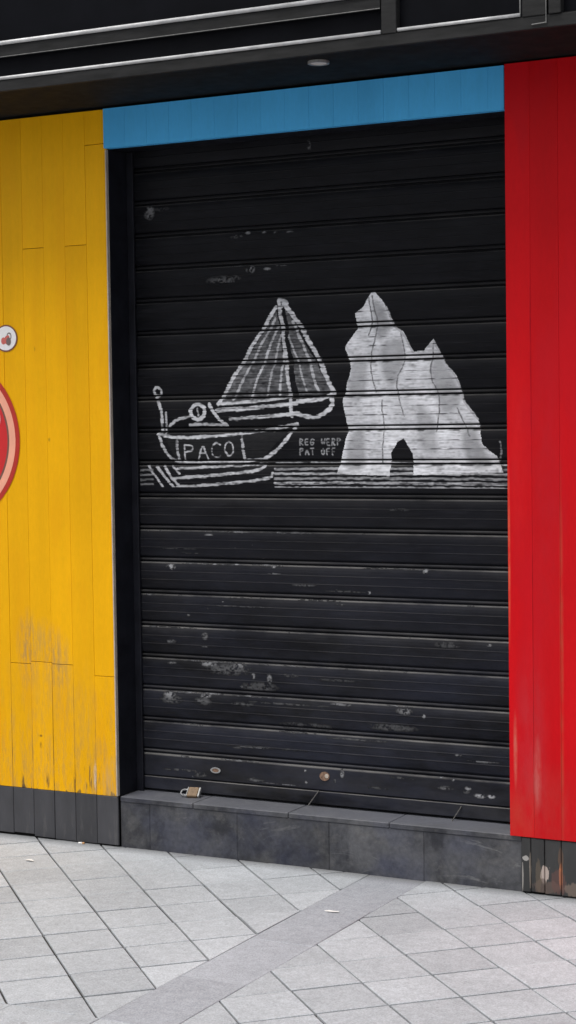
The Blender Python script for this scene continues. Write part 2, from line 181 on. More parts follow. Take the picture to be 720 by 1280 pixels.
PR=black_wood('flaking_board_paint',(.036,.036,.036),[(1.745,-.125,.018,.038,1.,(.40,.33,.29)),(1.80,-.13,.007,.05,.9,(.50,.18,.08)),(1.69,-.12,.004,.06,.8,(.26,.22,.18)),(1.672,-.075,.012,.01,.8,(.4,.38,.36)),(1.75,-.17,.06,.03,.7,(.12,.085,.07)),
     (1.72,-.14,.012,.06,.5,(.13,.10,.07)),(1.79,-.15,.03,.05,.5,(.13,.06,.05)),(1.845,-.17,.03,.03,.6,(.2,.15,.12)),(1.80,-.06,.01,.04,.5,(.14,.08,.05)),(1.662,-.14,.003,.06,.9,(.3,.28,.26))])

def simple(name,rgb,rough=.5,metal=0.,var=.25,scale=20,bs=.15,spec=.5,stretch=(1,1,1)):
    t=NT(name,rough,spec); c=scale_col(t,rgb,t.mr(t.noise(scale,5,.65,stretch),.3,.7,1-var,1+var)); t.base(c); t.set('Metallic',metal)
    t.set('Roughness',t.mr(t.noise(scale*1.7,4,.6,stretch),.3,.7,max(.05,rough-.1),min(1,rough+.12)))
    t.bump(t.noise(scale*3,4,.6,stretch),bs,.001); return t.m
Mjamb=simple('black_jamb_paint',(.010,.0105,.015),.45,spec=.2,var=.4,scale=9)
Mfascia=simple('black_fascia_paint',(.020,.020,.021),.5,var=.4,scale=14)
Mrail=simple('dusty_black_paint',(.022,.022,.022),.6,spec=.12,var=.35,scale=30,stretch=(.3,1,2))
Msoffit=simple('black_soffit_paint',(.006,.006,.006),.8,spec=.15,var=.4,scale=10)
Mglass=simple('dark_panel',(.0035,.0038,.0055),.5,spec=.06,var=.3,scale=5,bs=.03)
Malu=simple('dusty_aluminium',(.50,.50,.50),.5,.25,var=.3,scale=35,stretch=(.4,1,1))
Mtrim=simple('pale_corner_bead',(.42,.36,.30),.5,0,var=.3,scale=25,stretch=(1,1,.4))
Mbrass=simple('old_brass',(.20,.135,.08),.6,.2,var=.25,scale=60)
Msteel=simple('worn_steel',(.34,.34,.33),.45,.6,var=.3,scale=60)
Mrust=simple('rusty_steel',(.20,.12,.08),.8,.1,var=.6,scale=120)
Mlock=simple('scratched_steel',(.33,.33,.33),.4,.4,var=.3,scale=90)
Mlens=simple('frosted_lens',(.62,.60,.56),.4,0,var=.1,scale=30)
Mpaper=simple('white_paper',(.8,.79,.76),.8,0,var=.1); Mfilter=simple('tan_filter',(.55,.30,.14),.8,0,var=.2)
Mrender=simple('grey_render',(.30,.29,.27),.85,0,var=.12,scale=4,bs=.3)

# shutter: black enamel, worn and dusty, with shade and blue sheen painted by height
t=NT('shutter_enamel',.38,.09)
w=t.math('MULTIPLY',t.attr('worn'),t.mr(t.xyz()[2],1.9,.5,.3,1.25)); n1=t.noise(6,5,.65,(1,1,3)); n2=t.noise(45,5,.7,(.15,1,1.6)); n3=t.noise(9,4,.7,(.3,1,1),(5,0,0))  # edge wear, graded by height to paint shade above and highlights below
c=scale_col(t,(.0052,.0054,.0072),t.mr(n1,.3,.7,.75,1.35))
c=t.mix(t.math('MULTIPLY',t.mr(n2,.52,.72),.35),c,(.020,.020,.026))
c=t.mix(t.math('MULTIPLY',t.math('MULTIPLY',t.mr(t.xyz()[2],1.3,.1,0.,1.),t.mr(t.noise(3.5,5,.7,(.6,1,1.5),(1,0,4)),.35,.65)),.5),c,(.034,.038,.060))  # dust tinted with a painted blue sky sheen on the lower slats
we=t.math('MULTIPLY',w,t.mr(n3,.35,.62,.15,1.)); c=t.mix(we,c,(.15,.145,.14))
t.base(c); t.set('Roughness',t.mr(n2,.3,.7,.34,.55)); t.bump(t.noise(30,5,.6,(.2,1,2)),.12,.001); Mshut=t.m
# brushed mural paint: grey value and coverage stored per face corner on the paint film
t=NT('mural_paint',.6,.2)
gv=t.attr('grey'); cv=t.attr('cover'); rib=t.noise(70,5,.7,(.25,1,1.5)); sm=t.noise(16,5,.65,(1,1,1),(2,0,2))
gg=t.math('MULTIPLY',gv,t.mr(sm,.3,.7,.82,1.12))
pc=scale_col(t,(.98,.985,1.03),gg)
k=t.math('MULTIPLY',cv,t.mr(rib,.30,.52,.72,1.))
t.base(t.mix(k,(.0052,.0054,.0072),pc)); Mmural=t.m

# slate step
t=NT('slate',.5,.3)
a=t.noise(5,6,.65,(1,1,1),dist=.6); b=t.noise(13,6,.7,(1,1,1.3),(4,1,0),.4); d=t.noise(55,5,.7,(1,1,1))
c=t.mix(t.mr(a,.4,.6),(.026,.027,.033),(.078,.079,.085)); c=t.mix(t.math('MULTIPLY',t.mr(b,.52,.64),.4),c,(.115,.112,.108)); c=t.mix(t.math('MULTIPLY',t.mr(t.noise(3,5,.7,(1,1,3),(1,5,2),1.2),.60,.66),.55),c,(.17,.17,.17)); c=t.mix(t.math('MULTIPLY',t.mr(t.noise(4,3,.5,off=(9,2,0)),.5,.65),.4),c,(.042,.048,.085))
c=scale_col(t,c,t.mr(d,.3,.7,.75,1.25)); c=scale_col(t,c,t.mr(t.attr('tone'),0,1,.6,1.4))
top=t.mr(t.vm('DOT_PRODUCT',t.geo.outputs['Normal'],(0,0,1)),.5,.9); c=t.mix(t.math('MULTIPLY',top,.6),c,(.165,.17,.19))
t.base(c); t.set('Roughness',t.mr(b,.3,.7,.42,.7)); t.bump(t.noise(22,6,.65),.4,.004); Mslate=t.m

# pavers
def paver(name,rgb,pat,v=.5):
    t=NT(name,.8,.3)
    f=t.mr(t.attr('tone'),0,1,1-.14*v*2,1+.12*v*2); a=t.noise(2.2,5,.6); b=t.noise(26,6,.7); d=t.noise(170,3,.7); e=t.noise(420,2,.6)
    f=t.math('MULTIPLY',f,t.mr(a,.3,.7,.90,1.07)); f=t.math('MULTIPLY',f,t.mr(b,.3,.7,.88,1.10)); f=t.math('MULTIPLY',f,t.mr(d,.3,.7,.76,1.2)); f=t.math('MULTIPLY',f,t.mr(e,.3,.7,.84,1.14)); f=t.math('MULTIPLY',f,t.mr(t.noise(75,3,.7,off=(4,0,1)),.62,.74,1.,.72))
    c=scale_col(t,rgb,f)
    c=t.mix(t.math('MULTIPLY',t.mr(t.noise(11,6,.75,off=(3,3,0)),.58,.72),.4),c,pat)
    c=t.mix(t.math('MULTIPLY',t.mr(t.noise(38,4,.7,off=(8,1,0)),.66,.72),.35),c,(.62,.62,.62))
    vo=t.n.new('ShaderNodeTexVoronoi'); vo.inputs['Scale'].default_value=4.2; t.lk(t.pos,vo.inputs['Vector'])
    hs_=t.n.new('ShaderNodeSeparateColor'); t.lk(vo.outputs['Color'],hs_.inputs[0])
    gum=t.math('MULTIPLY',t.mr(vo.outputs['Distance'],.055,.04,0.,1.),t.math('GREATER_THAN',hs_.outputs[0],.72))
    c=t.mix(t.math('MULTIPLY',gum,.38),c,(.20,.20,.20))
    # grime against the base of the shopfront
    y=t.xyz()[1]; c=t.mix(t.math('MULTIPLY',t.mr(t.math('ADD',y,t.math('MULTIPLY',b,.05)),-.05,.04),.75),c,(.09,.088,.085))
    t.base(c); t.bump(t.math('ADD',d,t.math('MULTIPLY',b,1.5)),.5,.002); return t.m
Mpav=paver('pale_paver',(.445,.466,.488),(.36,.375,.39)); Mband=paver('grey_band_paver',(.385,.40,.43),(.32,.33,.355),.25)
Mjoint=simple('joint_sand',(.035,.034,.032),.95,0,var=.3,scale=40)
t=NT('far_paving',.85,.3); v=t.vm('MULTIPLY',t.pos,(1,1,1))
r=t.n.new('ShaderNodeVectorRotate'); r.rotation_type='Z_AXIS'; r.inputs['Angle'].default_value=math.radians(45); t.lk(v,r.inputs['Vector'])
br=t.n.new('ShaderNodeTexBrick'); t.lk(r.outputs[0],br.inputs['Vector']); br.offset=0; br.inputs['Scale'].default_value=1.; br.inputs['Brick Width'].default_value=.22; br.inputs['Row Height'].default_value=.22; br.inputs['Mortar Size'].default_value=.003
br.inputs['Color1'].default_value=(.42,.42,.425,1); br.inputs['Color2'].default_value=(.37,.37,.375,1); br.inputs['Mortar'].default_value=(.12,.12,.11,1)
t.base(scale_col(t,br.outputs[0],t.mr(t.noise(20,6,.7),.3,.7,.85,1.12))); Mfar=t.m

# ------------------------------------------------------------------ boarded wall, yellow
def boards(xs, z0, z1, y0, mats, splits, parent, name='boards', gap=.0004, depth=.022, jag=0.):
    mb=MB()
    for i in range(len(xs)-1):
        a,b=xs[i],xs[i+1]; cuts=[z0+random.uniform(-jag,jag)]+sorted(splits.get(i,[]))+[z1]
        for j in range(len(cuts)-1):
            dy=random.uniform(-.0008,.0008)
            gp=random.choice([.05,.3,.6,1.])*gap; mb.box(a+gp,b-gp,y0+dy,y0+depth,cuts[j]+(.001 if j else 0),cuts[j+1]-.001,random.uniform(.2,.8),.0006)
    # dark backing behind the joints
    return mb.build(name,mats,parent)
yw=thing('boarded_wall',(-1.2,0,ZG),'yellow painted vertical board wall left of the shutter, worn along its bottom ends','wall','painted board walls beside the shutter')
xs=[-2.4+.1*i for i in range(25)]
sp={}
for i in range(24): sp[i]=[random.uniform(.3,2.4)] if random.random()<.6 else []
sp[23]=[.468,2.52]; sp[20]=[2.14,.51]; sp[21]=[.505]; sp[22]=[2.14]; sp[19]=[.50]; sp[18]=[1.2]
xs[-1]=-.004
boards(xs,0.0,2.65,0.0,Ym,sp,yw)
mb=MB(); mb.box(-2.4,-.0065,.010,.06,ZG-.05,2.648); mb.build('backing',Msoffit,yw)
mb=MB(); 
for i in range(24):
    lo=ZG+random.choice([.004,.006,.010,.014])
    mb.box(xs[i]+.0008,xs[i+1]-.0008+(.003 if i==23 else 0),random.uniform(-.002,.001),.009,lo,-.0015,random.random(),.0018)
tag(mb.build('plinth',PL,yw),'black plinth boards under the yellow ones')
mb=MB(); mb.box(-.0055,.0,-.0045,.012,0.002,2.495,.5,.001); tag(mb.build('edge_strip',Mtrim,yw),'thin pale corner strip on the edge of the opening')
# painted roundel and badge at the left edge of the picture
def disc(mb,cx,cz,r0,r1,y,n=96,th=.0006,sx=1.,m=0):
    V=[];F=[]
    for k in range(n):
        t_=2*math.pi*k/n
        for r in (r0,r1):
            for yy in (y,y+th): V.append((cx+sx*r*math.cos(t_),yy,cz+r*math.sin(t_)))
    for k in range(n):
        a=4*k;b=4*((k+1)%n)
        if r0>0: F+= [(a,a+2,b+2,b),(a+1,b+1,b+3,a+3),(a,b,b+1,a+1),(a+2,a+3,b+3,b+2)]
        else: F+= [(a,a+2,b+2,b),(a+2,a+3,b+3,b+2)]
    mb.add(V,F,.5,m)
def pm(n,c): return simple(n,c,.45,0,var=.06,scale=18,bs=.05)
Mr_edge=pm('roundel_dark_red',(.42,.018,.008)); Mr_red=pm('roundel_red',(.55,.010,.012)); Mr_pink=pm('roundel_pink',(.82,.36,.24)); Mr_grey=pm('roundel_grey_line',(.16,.07,.05)); Mw=pm('roundel_white',(.8,.78,.78)); Mdk=pm('badge_outline',(.16,.05,.04)); Mpk=pm('badge_red',(.55,.12,.10)); Mgy=pm('badge_grey',(.16,.12,.11))
cx,cz=-.769,1.39
mb=MB(); disc(mb,cx,cz,.318,.338,-.0022); disc(mb,cx,cz,.288,.318,-.0028,m=1) ; disc(mb,cx,cz,.279,.288,-.0025,m=2); disc(mb,cx,cz,0,.279,-.0022,m=3)
disc(mb,cx+.205,cz+.085,0,.055,-.0034,48,m=4,sx=.75)
mb.m=[4 if False else q for q in mb.m]
ro=mb.build('painted_roundel',[Mr_edge,Mr_pink,Mr_grey,Mr_red,Mw],yw); tag(ro,'red roundel with a pink ring, cut by the photo edge')
mb=MB(); disc(mb,-.488,1.793,.0475,.053,-.0022,m=0,sx=1.05); disc(mb,-.488,1.793,0,.0475,-.0022,m=1,sx=1.05)
disc(mb,-.499,1.783,0,.014,-.003,24,m=2,sx=.8); disc(mb,-.482,1.786,0,.017,-.0034,24,m=2,sx=.7); disc(mb,-.474,1.780,0,.016,-.0038,24,m=3,sx=.7); disc(mb,-.472,1.800,.011,.0155,-.003,24,m=3,sx=.75); disc(mb,-.477,1.796,0,.009,-.0036,24,m=2,sx=.8)
tag(mb.build('painted_badge',[Mdk,Mw,Mpk,Mgy],yw),'small white round badge with a red and grey mark')

# ------------------------------------------------------------------ boarded wall, red
rw=thing('boarded_wall',(2.6,0,ZG),'red painted vertical board wall right of the shutter over a flaking black plinth','wall','painted board walls beside the shutter')
xr=[W,1.707,1.807]+[1.907+.1*i for i in range(16)]
sp={i:([random.uniform(.3,2.4)] if i>2 and random.random()<.6 else []) for i in range(18)}
mb=MB(); boards(xr,0.0,2.655,-.006,Rm,sp,rw,gap=.0002)
mb=MB(); mb.box(W+.003,3.4,.017,.06,ZG-.05,2.648); mb.build('backing',Msoffit,rw)
mb=MB(); xp=[1.657,1.692,1.742,1.802]+[1.862+.1*i for i in range(15)]
for i in range(len(xp)-1): mb.box(xp[i]+.0012,xp[i+1]-.0012,random.uniform(-.004,-.001),.016,ZG+random.uniform(.002,.008),-.003,random.random(),.002)
tag(mb.build('plinth',PR,rw),'flaking black plinth boards with bare wood patches')

# ------------------------------------------------------------------ lintel, blue
mb=MB(); bx=[-.008]+[.088+.098*i for i in range(16)]; bx[-1]=W-.002 if bx[-1]>W-.06 else bx[-1]
if bx[-1]<W-.003: bx.append(W-.002)
for i in range(len(bx)-1): mb.box(bx[i]+.0001,bx[i+1]-.0001,-.0075+random.uniform(-.0003,.0003),.025,2.5,2.65,random.uniform(.3,.7),.0006)
lw=mb.build('lintel_board',Bm,None,origin=(0.8,0,2.5)); 
# re-origin: the mesh is stored relative to its place above the opening
tag(lw,'bright blue painted board lintel above the black roller shutter','lintel')

# ------------------------------------------------------------------ door frame (reveal)
df=thing('door_frame',(0.8,.1,0),'black painted reveal lining the shop opening around the shutter','door frame')
mb=MB(); mb.box(-.04,.0,.0125,.150,0.0,2.499,.5,.001); mb.box(-.04,.016,.152,.215,0.0,2.64,.5,.0015); tag(mb.build('jamb',Mjamb,df),'left jamb, dark blue black')
mb=MB(); mb.box(W+.001,W+.04,.0175,.215,0.0,2.499,.5,.001); mb.build('jamb',Mjamb,df)
mb=MB(); mb.box(-.04,W+.04,.027,.60,2.502,2.56); mb.box(-.04,W+.04,.30,.60,2.56,2.648); mb.build('head',Mjamb,df)

# ------------------------------------------------------------------ step
st=MB()
seams=[.0,.1355,.521,.907,1.284,1.6555]
for i in range(5):
    st.box(seams[i]+(.001 if i else .0015),seams[i+1]-.001,.013,.05,ZG-.05,-.022,random.uniform(.25,.75),.002)
st.box(.0025,1.6545,.0150,.052,ZG-.05,-.0223,.3); st.box(.0,1.6555,.0525,.40,ZG-.05,-.0225,.5)
tr=[.0015,.33,.74,1.15,1.6555]
for i in range(4): st.box(tr[i]+.0008,tr[i+1]-.0008,.0095,.40,-.0215,random.uniform(-.0006,.0),random.uniform(.35,.65),.003)
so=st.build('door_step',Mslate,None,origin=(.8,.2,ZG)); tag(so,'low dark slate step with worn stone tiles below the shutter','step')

# ------------------------------------------------------------------ shutter
sh=thing('roller_shutter',(.8,DS,0.0),'closed black ribbed roller shutter painted with a white mural and scuffed','shutter')
P=.12599; Z0=.15181
# profile of one slat downwards from its lip: (fraction of pitch, y offset, worn)
prof=[(0,.0105,0),(.012,.0015,1.),(.03,0,1.),(.045,-.0006,.45),(.055,-.0012,.10),(.13,-.0040,.07),(.21,-.0058,.04),(.28,-.0064,.03),(.29,-.0074,.2),(.305,-.0074,.12),(.315,-.0064,.03),(.42,-.0064,.03),(.53,-.0056,.03),(.54,-.0066,.18),(.555,-.0066,.1),(.565,-.0054,.03),(.70,-.0032,.03),(.80,-.0006,.05),(.83,.002,0),(.845,.012,0),(.875,.012,0),(.885,.003,.2),(.915,.0015,.4),(.945,.003,.2),(.955,.0125,0),(.985,.0125,0)]
X0,X1=.012,W+.004
rows=[]
for i in range(20,0,-1):
    for (f,y,wn) in prof: rows.append((Z0+i*P-f*P, DS+y, wn))
for (z,y,wn) in [(Z0,.0105,0),(Z0-.0015,.0015,1.),(Z0-.004,0,1.),(Z0-.007,-.0005,.4),(Z0-.009,-.0006,.05),(.066,-.001,.1),(.064,.0,0),(.060,.006,0)]: rows.append((z,DS+y,wn))
def wob(x,z): return .0012*mnoise.noise((x*2.1,z*5.,1.3))
cols=np.linspace(X0,X1,60); V=[];Fc=[];wv=[]
for (z,y,wn) in rows:
    for x in cols: V.append((x,y+wob(x,z),z))
nc=len(cols)
for r_ in range(len(rows)-1):
    for c_ in range(nc-1):
        a=r_*nc+c_; Fc.append((a,a+nc,a+nc+1,a+1)); wv.append(.5*(rows[r_][2]+rows[r_+1][2]))
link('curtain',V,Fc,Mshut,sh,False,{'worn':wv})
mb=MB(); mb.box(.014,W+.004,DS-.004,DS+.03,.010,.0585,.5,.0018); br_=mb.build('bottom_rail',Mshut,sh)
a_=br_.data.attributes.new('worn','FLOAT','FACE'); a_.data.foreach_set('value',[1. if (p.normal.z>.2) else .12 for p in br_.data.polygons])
mb=MB(); mb.box(.001,.030,DS-.0200,DS-.0075,0.0,2.50,.5,.0015); mb.build('guide_rail',Mjamb,sh)
mb=MB(); mb.box(W-.012,W+.0005,DS-.0200,DS-.0075,0.0,2.50,.5,.0015); mb.build('guide_rail',Mjamb,sh)
# lock plates and latch straps on the bottom bar
mb=MB(); disc(mb,.352,.104,.0075,.0112,DS-.0060,40,.003,sx=2.0); disc(mb,.352,.104,0,.0075,DS-.0040,40,.002,sx=2.0,m=1); tag(mb.build('lock_plate',[Mlock,Mrust],sh),'scratched oval lock plate')
mb=MB(); disc(mb,.822,.117,0,.017,DS-.0045,32,.003,sx=1.2); disc(mb,.832,.119,0,.008,DS-.0062,24,.002,m=1); tag(mb.build('lock_plate',[Mrust,Mtrim],sh),'rusty round lock plate')
for (x,z,dx) in ((.80,.062,-.035),(1.375,.052,-.03)):
    mb=MB(); mb.rod((x,DS-.007,z),(x+dx,DS-.030,z-.055),.0022,8); mb.build('latch',simple('dull_iron',(.10,.095,.09),.6,.2,var=.4,scale=90),sh)

# ---- mural paint film: strokes in metres on the slats
def seg_dist(px,pz,pts):
    d=np.full(px.shape,9.)
    for (ax,az),(bx_,bz_) in zip(pts[:-1],pts[1:]):
        dx,dz=bx_-ax,bz_-az; L=dx*dx+dz*dz+1e-12; t_=np.clip(((px-ax)*dx+(pz-az)*dz)/L,0,1)
        d=np.minimum(d,np.hypot(px-ax-t_*dx,pz-az-t_*dz))
    return d
def inside(px,pz,poly):
    r=np.zeros(px.shape,bool); n=len(poly)
    for i in range(n):
        (ax,az),(bx_,bz_)=poly[i],poly[(i+1)%n]
        c_=((az>pz)!=(bz_>pz)); xx=ax+(pz-az)*(bx_-ax)/((bz_-az) if abs(bz_-az)>1e-9 else 1e-9); r^=c_&(px<xx)
    return r
def vnoise(nx,nz,sx,sz):
    g=rng.random((int(nz/sz)+3,int(nx/sx)+3)); zi=np.arange(nz)/sz; xi=np.arange(nx)/sx
    z0=zi.astype(int);x0=xi.astype(int);fz=(zi-z0)[:,None];fx=(xi-x0)[None,:]; fz=fz*fz*(3-2*fz); fx=fx*fx*(3-2*fx)
    A=g[np.ix_(z0,x0)];B_=g[np.ix_(z0,x0+1)];C=g[np.ix_(z0+1,x0)];D=g[np.ix_(z0+1,x0+1)]
    return (A*(1-fx)+B_*fx)*(1-fz)+(C*(1-fx)+D*fx)*fz
def profile_rows(zlo,zhi,step):
    """finely cut rows of the slat profile between two heights"""
    out=[]
    for (z,y,w_),(z2,y2,w2) in zip(rows[:-1],rows[1:]):
        if z<zlo or z2>zhi: continue
        n=max(1,int(math.ceil((z-z2)/step)))
        for k in range(n): f=k/n; out.append((z+(z2-z)*f,y+(y2-y)*f))
    return out
DX=.0026
def film(zlo,zhi,layers,step=.0026):
    pr=profile_rows(zlo,zhi,step); xs_=np.arange(.034,W-.001,DX); nx=len(xs_); nz=len(pr)
    zz=np.array([p[0] for p in pr]); yy=np.array([p[1] for p in pr])
    cxs=(xs_[:-1]+xs_[1:])/2; czs=(zz[:-1]+zz[1:])/2; PX,PZ=np.meshgrid(cxs,czs)
    jx=(vnoise(nx-1,nz-1,6,6)-.5)*.0035; jz=(vnoise(nx-1,nz-1,6,6)-.5)*.003; PXj,PZj=PX+jx,PZ+jz
    cy=(yy[:-1]+yy[1:])/2; groove=(cy>DS+.006)[:,None]
    dry=vnoise(nx-1,nz-1,14,1.6)*.6+vnoise(nx-1,nz-1,4,3)*.4
    grey=np.zeros(PX.shape); cover=np.zeros(PX.shape); own=np.full(PX.shape,-1)
    for li,(nm,draw) in enumerate(layers): draw(PXj,PZj,grey,cover,own,li,dry)
    # scraped where the slat lips rub
    hz_=(((czs-Z0)/P)%1.0)[:,None]; lip=(hz_>.955)|(hz_<.06)|((hz_>.43)&(hz_<.465))|((hz_>.69)&(hz_<.715))
    rub=vnoise(nx-1,nz-1,9,40); cover=np.where(lip,cover*np.clip((rub-.15)*2.2,.25,1),cover)
    cover=np.where(groove,cover*.06,cover)
    VI={}
    for li,(nm,draw) in enumerate(layers):
        sel=np.argwhere((cover>.05)&(own==li)); Vv=[];Ff=[];gr=[];cvv=[];idx={}
        def vid(r_,c_):
            k_=(r_,c_)
            if k_ not in idx: idx[k_]=len(Vv); Vv.append((xs_[c_],yy[r_]-.0007+wob(xs_[c_],zz[r_]),zz[r_]+.0002))
            return idx[k_]
        for r_,c_ in sel:
            Ff.append((vid(r_,c_),vid(r_+1,c_),vid(r_+1,c_+1),vid(r_,c_+1))); gr.append(float(grey[r_,c_])); cvv.append(float(cover[r_,c_]))
        link(nm[0],Vv,Ff,Mmural,sh,False,{'grey':gr,'cover':cvv})['label']=nm[1]
def put(grey,cover,own,li,c,g):
    m=c>.02; own[m&((c>cover*.6)|(own<0))]=li
    ng=np.where(m,grey*(1-c)+g*c if True else g,grey); first=m&(cover<.05)
    grey[:]=np.where(first,g,ng); cover[:]=np.maximum(cover,c)
def chaikin(p,n=2,closed=False):
    for _ in range(n):
        q=[] if closed else [p[0]]
        m=len(p)
        for i in range(m if closed else m-1):
            a,b=p[i],p[(i+1)%m]; q+=[(a[0]*.78+b[0]*.22,a[1]*.78+b[1]*.22),(a[0]*.22+b[0]*.78,a[1]*.22+b[1]*.78)]
        if not closed: q.append(p[-1])
        p=q
    return p
def strokes(L,gain=1.):
    L=[(w_,g,chaikin(p) if len(p)>2 else p) for w_,g,p in L]
    def f(PX,PZ,grey,cover,own,li,dry):
        for w_,g,pts in L:
            d=seg_dist(PX,PZ,pts); hw=w_/2*(.55+.9*dry)
            c=np.clip((hw-d)/.0028+.5,0,1)*np.clip(.15+1.6*dry,0,1)
            put(grey,cover,own,li,c,g*gain*(.75+.4*dry))
    return f
def fills(polys,gfun,cov=1.,lo=.55):
    def f(PX,PZ,grey,cover,own,li,dry):
        for k,poly in enumerate(polys):
            m=inside(PX,PZ,poly); c=np.where(m,cov*np.clip(lo+1.0*(dry-.1),0,1),0.); put(grey,cover,own,li,c,gfun(k,PX,PZ,dry))
    return f
def seq(*fs):
    def f(*a):
        for q in fs: q(*a)
    return f
def shade(L):
    def f(PX,PZ,grey,cover,own,li,dry):
        for g,poly in L:
            # soft edged darker brushwork inside a polygon
            poly=chaikin(poly,2,True); d=seg_dist(PX,PZ,poly+[poly[0]]); m=inside(PX,PZ,poly); sd=np.where(m,d,-d)+(dry-.5)*.022; c=.7*np.clip(.5+sd/.02,0,1)*np.clip(.5+dry,0,1)*(own==li); put(grey,cover,own,li,c,g)
    return f
for _ in range(95):
    q=random.random(); i=random.choice([0,1,2,3,4,5,6,7]); zz_=Z0+i*P-(random.choice([.0,.0,.0,random.random()*.8]))*P-.004
    SCUFFS.append((random.uniform(.06,1.58) if q<.5 else random.gauss(.45,.2),zz_,random.choice([.004,.008,.02,.05,.09]),random.uniform(.0016,.0045),random.uniform(.3,.9),random.uniform(.07,.26)))
for (x,z,rx,rz) in [(.42,.50,.10,.022),(.55,.44,.08,.02),(.16,.37,.05,.018),(.3,.37,.04,.015),(.75,.30,.12,.015),(.42,1.985,.07,.02),(1.1,.32,.1,.015)]: SCUFFS.append((x,z,rx,rz,.45,.13))
def scuffs(PX,PZ,grey,cover,own,li,dry):
    n=vnoise(PX.shape[1],PX.shape[0],5,3)
    n2=vnoise(PX.shape[1],PX.shape[0],2,1.5)
    for x,z,rx,rz,s_,g in SCUFFS:
        d=np.hypot((PX-x)/rx,(PZ-z)/rz); c=np.clip((1.15-d)*1.6,0,1)*np.clip((n*.55+n2*.45-.34)*4,0,1)*min(1,s_*1.3)
        put(grey,cover,own,li,c,g*1.05*(.6+.6*dry))
def bg(PX,PZ,grey,cover,own,li,dry): pass
film(1.20,1.98,[
 (('painted_sea','grey brush strokes of water under the mural'),strokes(SEA,1.05)),
 (('painted_rock','pale painted sea rock filling the right of the mural'),seq(fills(ROCK_FILL,lambda k,X,Z,d:.52+.34*d+.05*np.sin(X*31+Z*17),1.,.72),shade(ROCK_SHADE),strokes(ROCK,.8))),
 (('painted_boat','white outlined sailing boat on the left of the mural'),seq(fills(BOAT_FILL,lambda k,X,Z,d:(.24+.2*d) if k<2 else .02,.6,.1),strokes([(w_*1.18,g,p) for w_,g,p in BOAT],1.2))),
 (('painted_name','hand painted letters PACO on the hull'),strokes([q for q in LETTERS if q[0]>.005],1.3)),
 (('painted_small_print','two small faint lines of capitals to the right of the hull'),strokes([q for q in LETTERS if q[0]<=.005],1.25)),
])
film(.066,1.20,[(('scuff_marks','pale scuffs and scraped paint on the lower slats'),scuffs)],.004)
film(1.98,2.56,[(('scuff_marks','faint scuffs on the upper slats'),scuffs)],.004)

# ------------------------------------------------------------------ fascia over the shop
fa=thing('shop_fascia',(.8,-.24,2.652),'black panelled shop fascia with two pale metal rails above the boards','fascia')
YF=-.48
mb=MB(); mb.box(-2.6,3.6,YF+.016,.06,2.6605,2.70); mb.build('soffit',Msoffit,fa)
mb=MB(); mb.box(-2.6,3.6,YF+.030,YF+.06,2.701,3.9); mb.box(3.6,3.62,YF+.03,.06,2.661,3.9); mb.box(-2.62,-2.6,YF+.03,.06,2.661,3.9); mb.build('panel',Mglass,fa)
mb=MB()
mb.box(-2.6,3.6,YF,YF+.0155,2.655,2.694,.5,.002)             # bottom rail
mb.box(-2.6,1.370,YF+.006,YF+.0295,2.781,2.820,.5,.0015)      # middle rail of the long panel
for a,b in ((1.377,1.430),(1.858,1.937),(-2.6,-2.54),(3.2,3.3)): mb.box(a,b,YF-.003,YF+.029,2.6945,3.9,.5,.002)
mb.box(1.945,1.985,YF-.006,YF+.029,2.6945,3.9,.5,.002)
mb.build('frame',Mrail,fa)
for (a,b,z,r,y) in ((-2.5,1.372,2.8285,.0075,YF+.002),(-2.5,1.374,2.7022,.0062,YF-.0005),(1.434,1.851,2.7030,.0055,YF)):
    mb=MB(); mb.rod((a,y,z),(b,y,z),r,14); mb.build('rail_trim',Malu,fa,True)
mb=MB(); mb.rod((-2.5,YF+.0045,2.7795),(1.37,YF+.0045,2.7795),.0016,8); mb.rod((1.851,YF,2.7045),(1.851,YF,3.0),.0022,8); mb.rod((1.89,YF-.004,2.668),(1.937,YF-.004,2.670),.0016,8); mb.rod((1.937,YF-.004,2.668),(1.937,YF-.004,2.76),.0016,8); mb.build('bead',Mrail if False else simple('worn_bead',(.16,.16,.155),.5,.1,var=.4,scale=50),fa)
dl=thing('ceiling_spotlight',(1.081,-.345,2.658),'small round unlit spotlight set in the black soffit above the shutter','spotlight')
def ring(mb,cx,cy,r0,r1,z0,z1,n=40):
    V=[];F=[]
    for k in range(n):
        a=2*math.pi*k/n
        for r in (r0,r1):
            for z in (z0,z1): V.append((cx+r*math.cos(a),cy+r*math.sin(a),z))
    for k in range(n):
        a=4*k;b=4*((k+1)%n); F+=[(a,a+2,b+2,b),(a+1,b+1,b+3,a+3),(a,b,b+1,a+1),(a+2,a+3,b+3,b+2)]
    mb.add(V,F)
mb=MB(); ring(mb,1.081,-.345,.028,.037,2.6525,2.662); mb.build('rim',Msteel,dl)
mb=MB(); ring(mb,1.081,-.345,.0005,.0275,2.6545,2.660); mb.build('lens',Mlens,dl)
# building above and to the sides
bw=thing('shop_building',(.8,.3,ZG),'grey rendered building that carries the shopfront','building')
mb=MB(); mb.box(-9,9,-.02,.6,3.9,9.0); mb.box(-9,-2.63,-.02,.6,ZG-.05,3.895); mb.box(3.63,9,-.02,.6,ZG-.05,3.895); mb.box(-2.62,3.62,.61,.9,ZG-.05,3.895); mb.build('wall',Mrender,bw)
mb=MB(); mb.box(-2.6,3.6,-.40,.60,3.902,3.96,.5,.005); mb.build('cornice',Mrender,bw) if False else None
mb=MB(); mb.box(-2.629,-2.41,-.01,.06,ZG-.05,2.655,.5,.003); mb.build('pier',Mjamb,bw); mb=MB(); mb.box(3.42,3.629,-.01,.06,ZG-.05,2.655,.5,.003); mb.build('pier',Mjamb,bw)

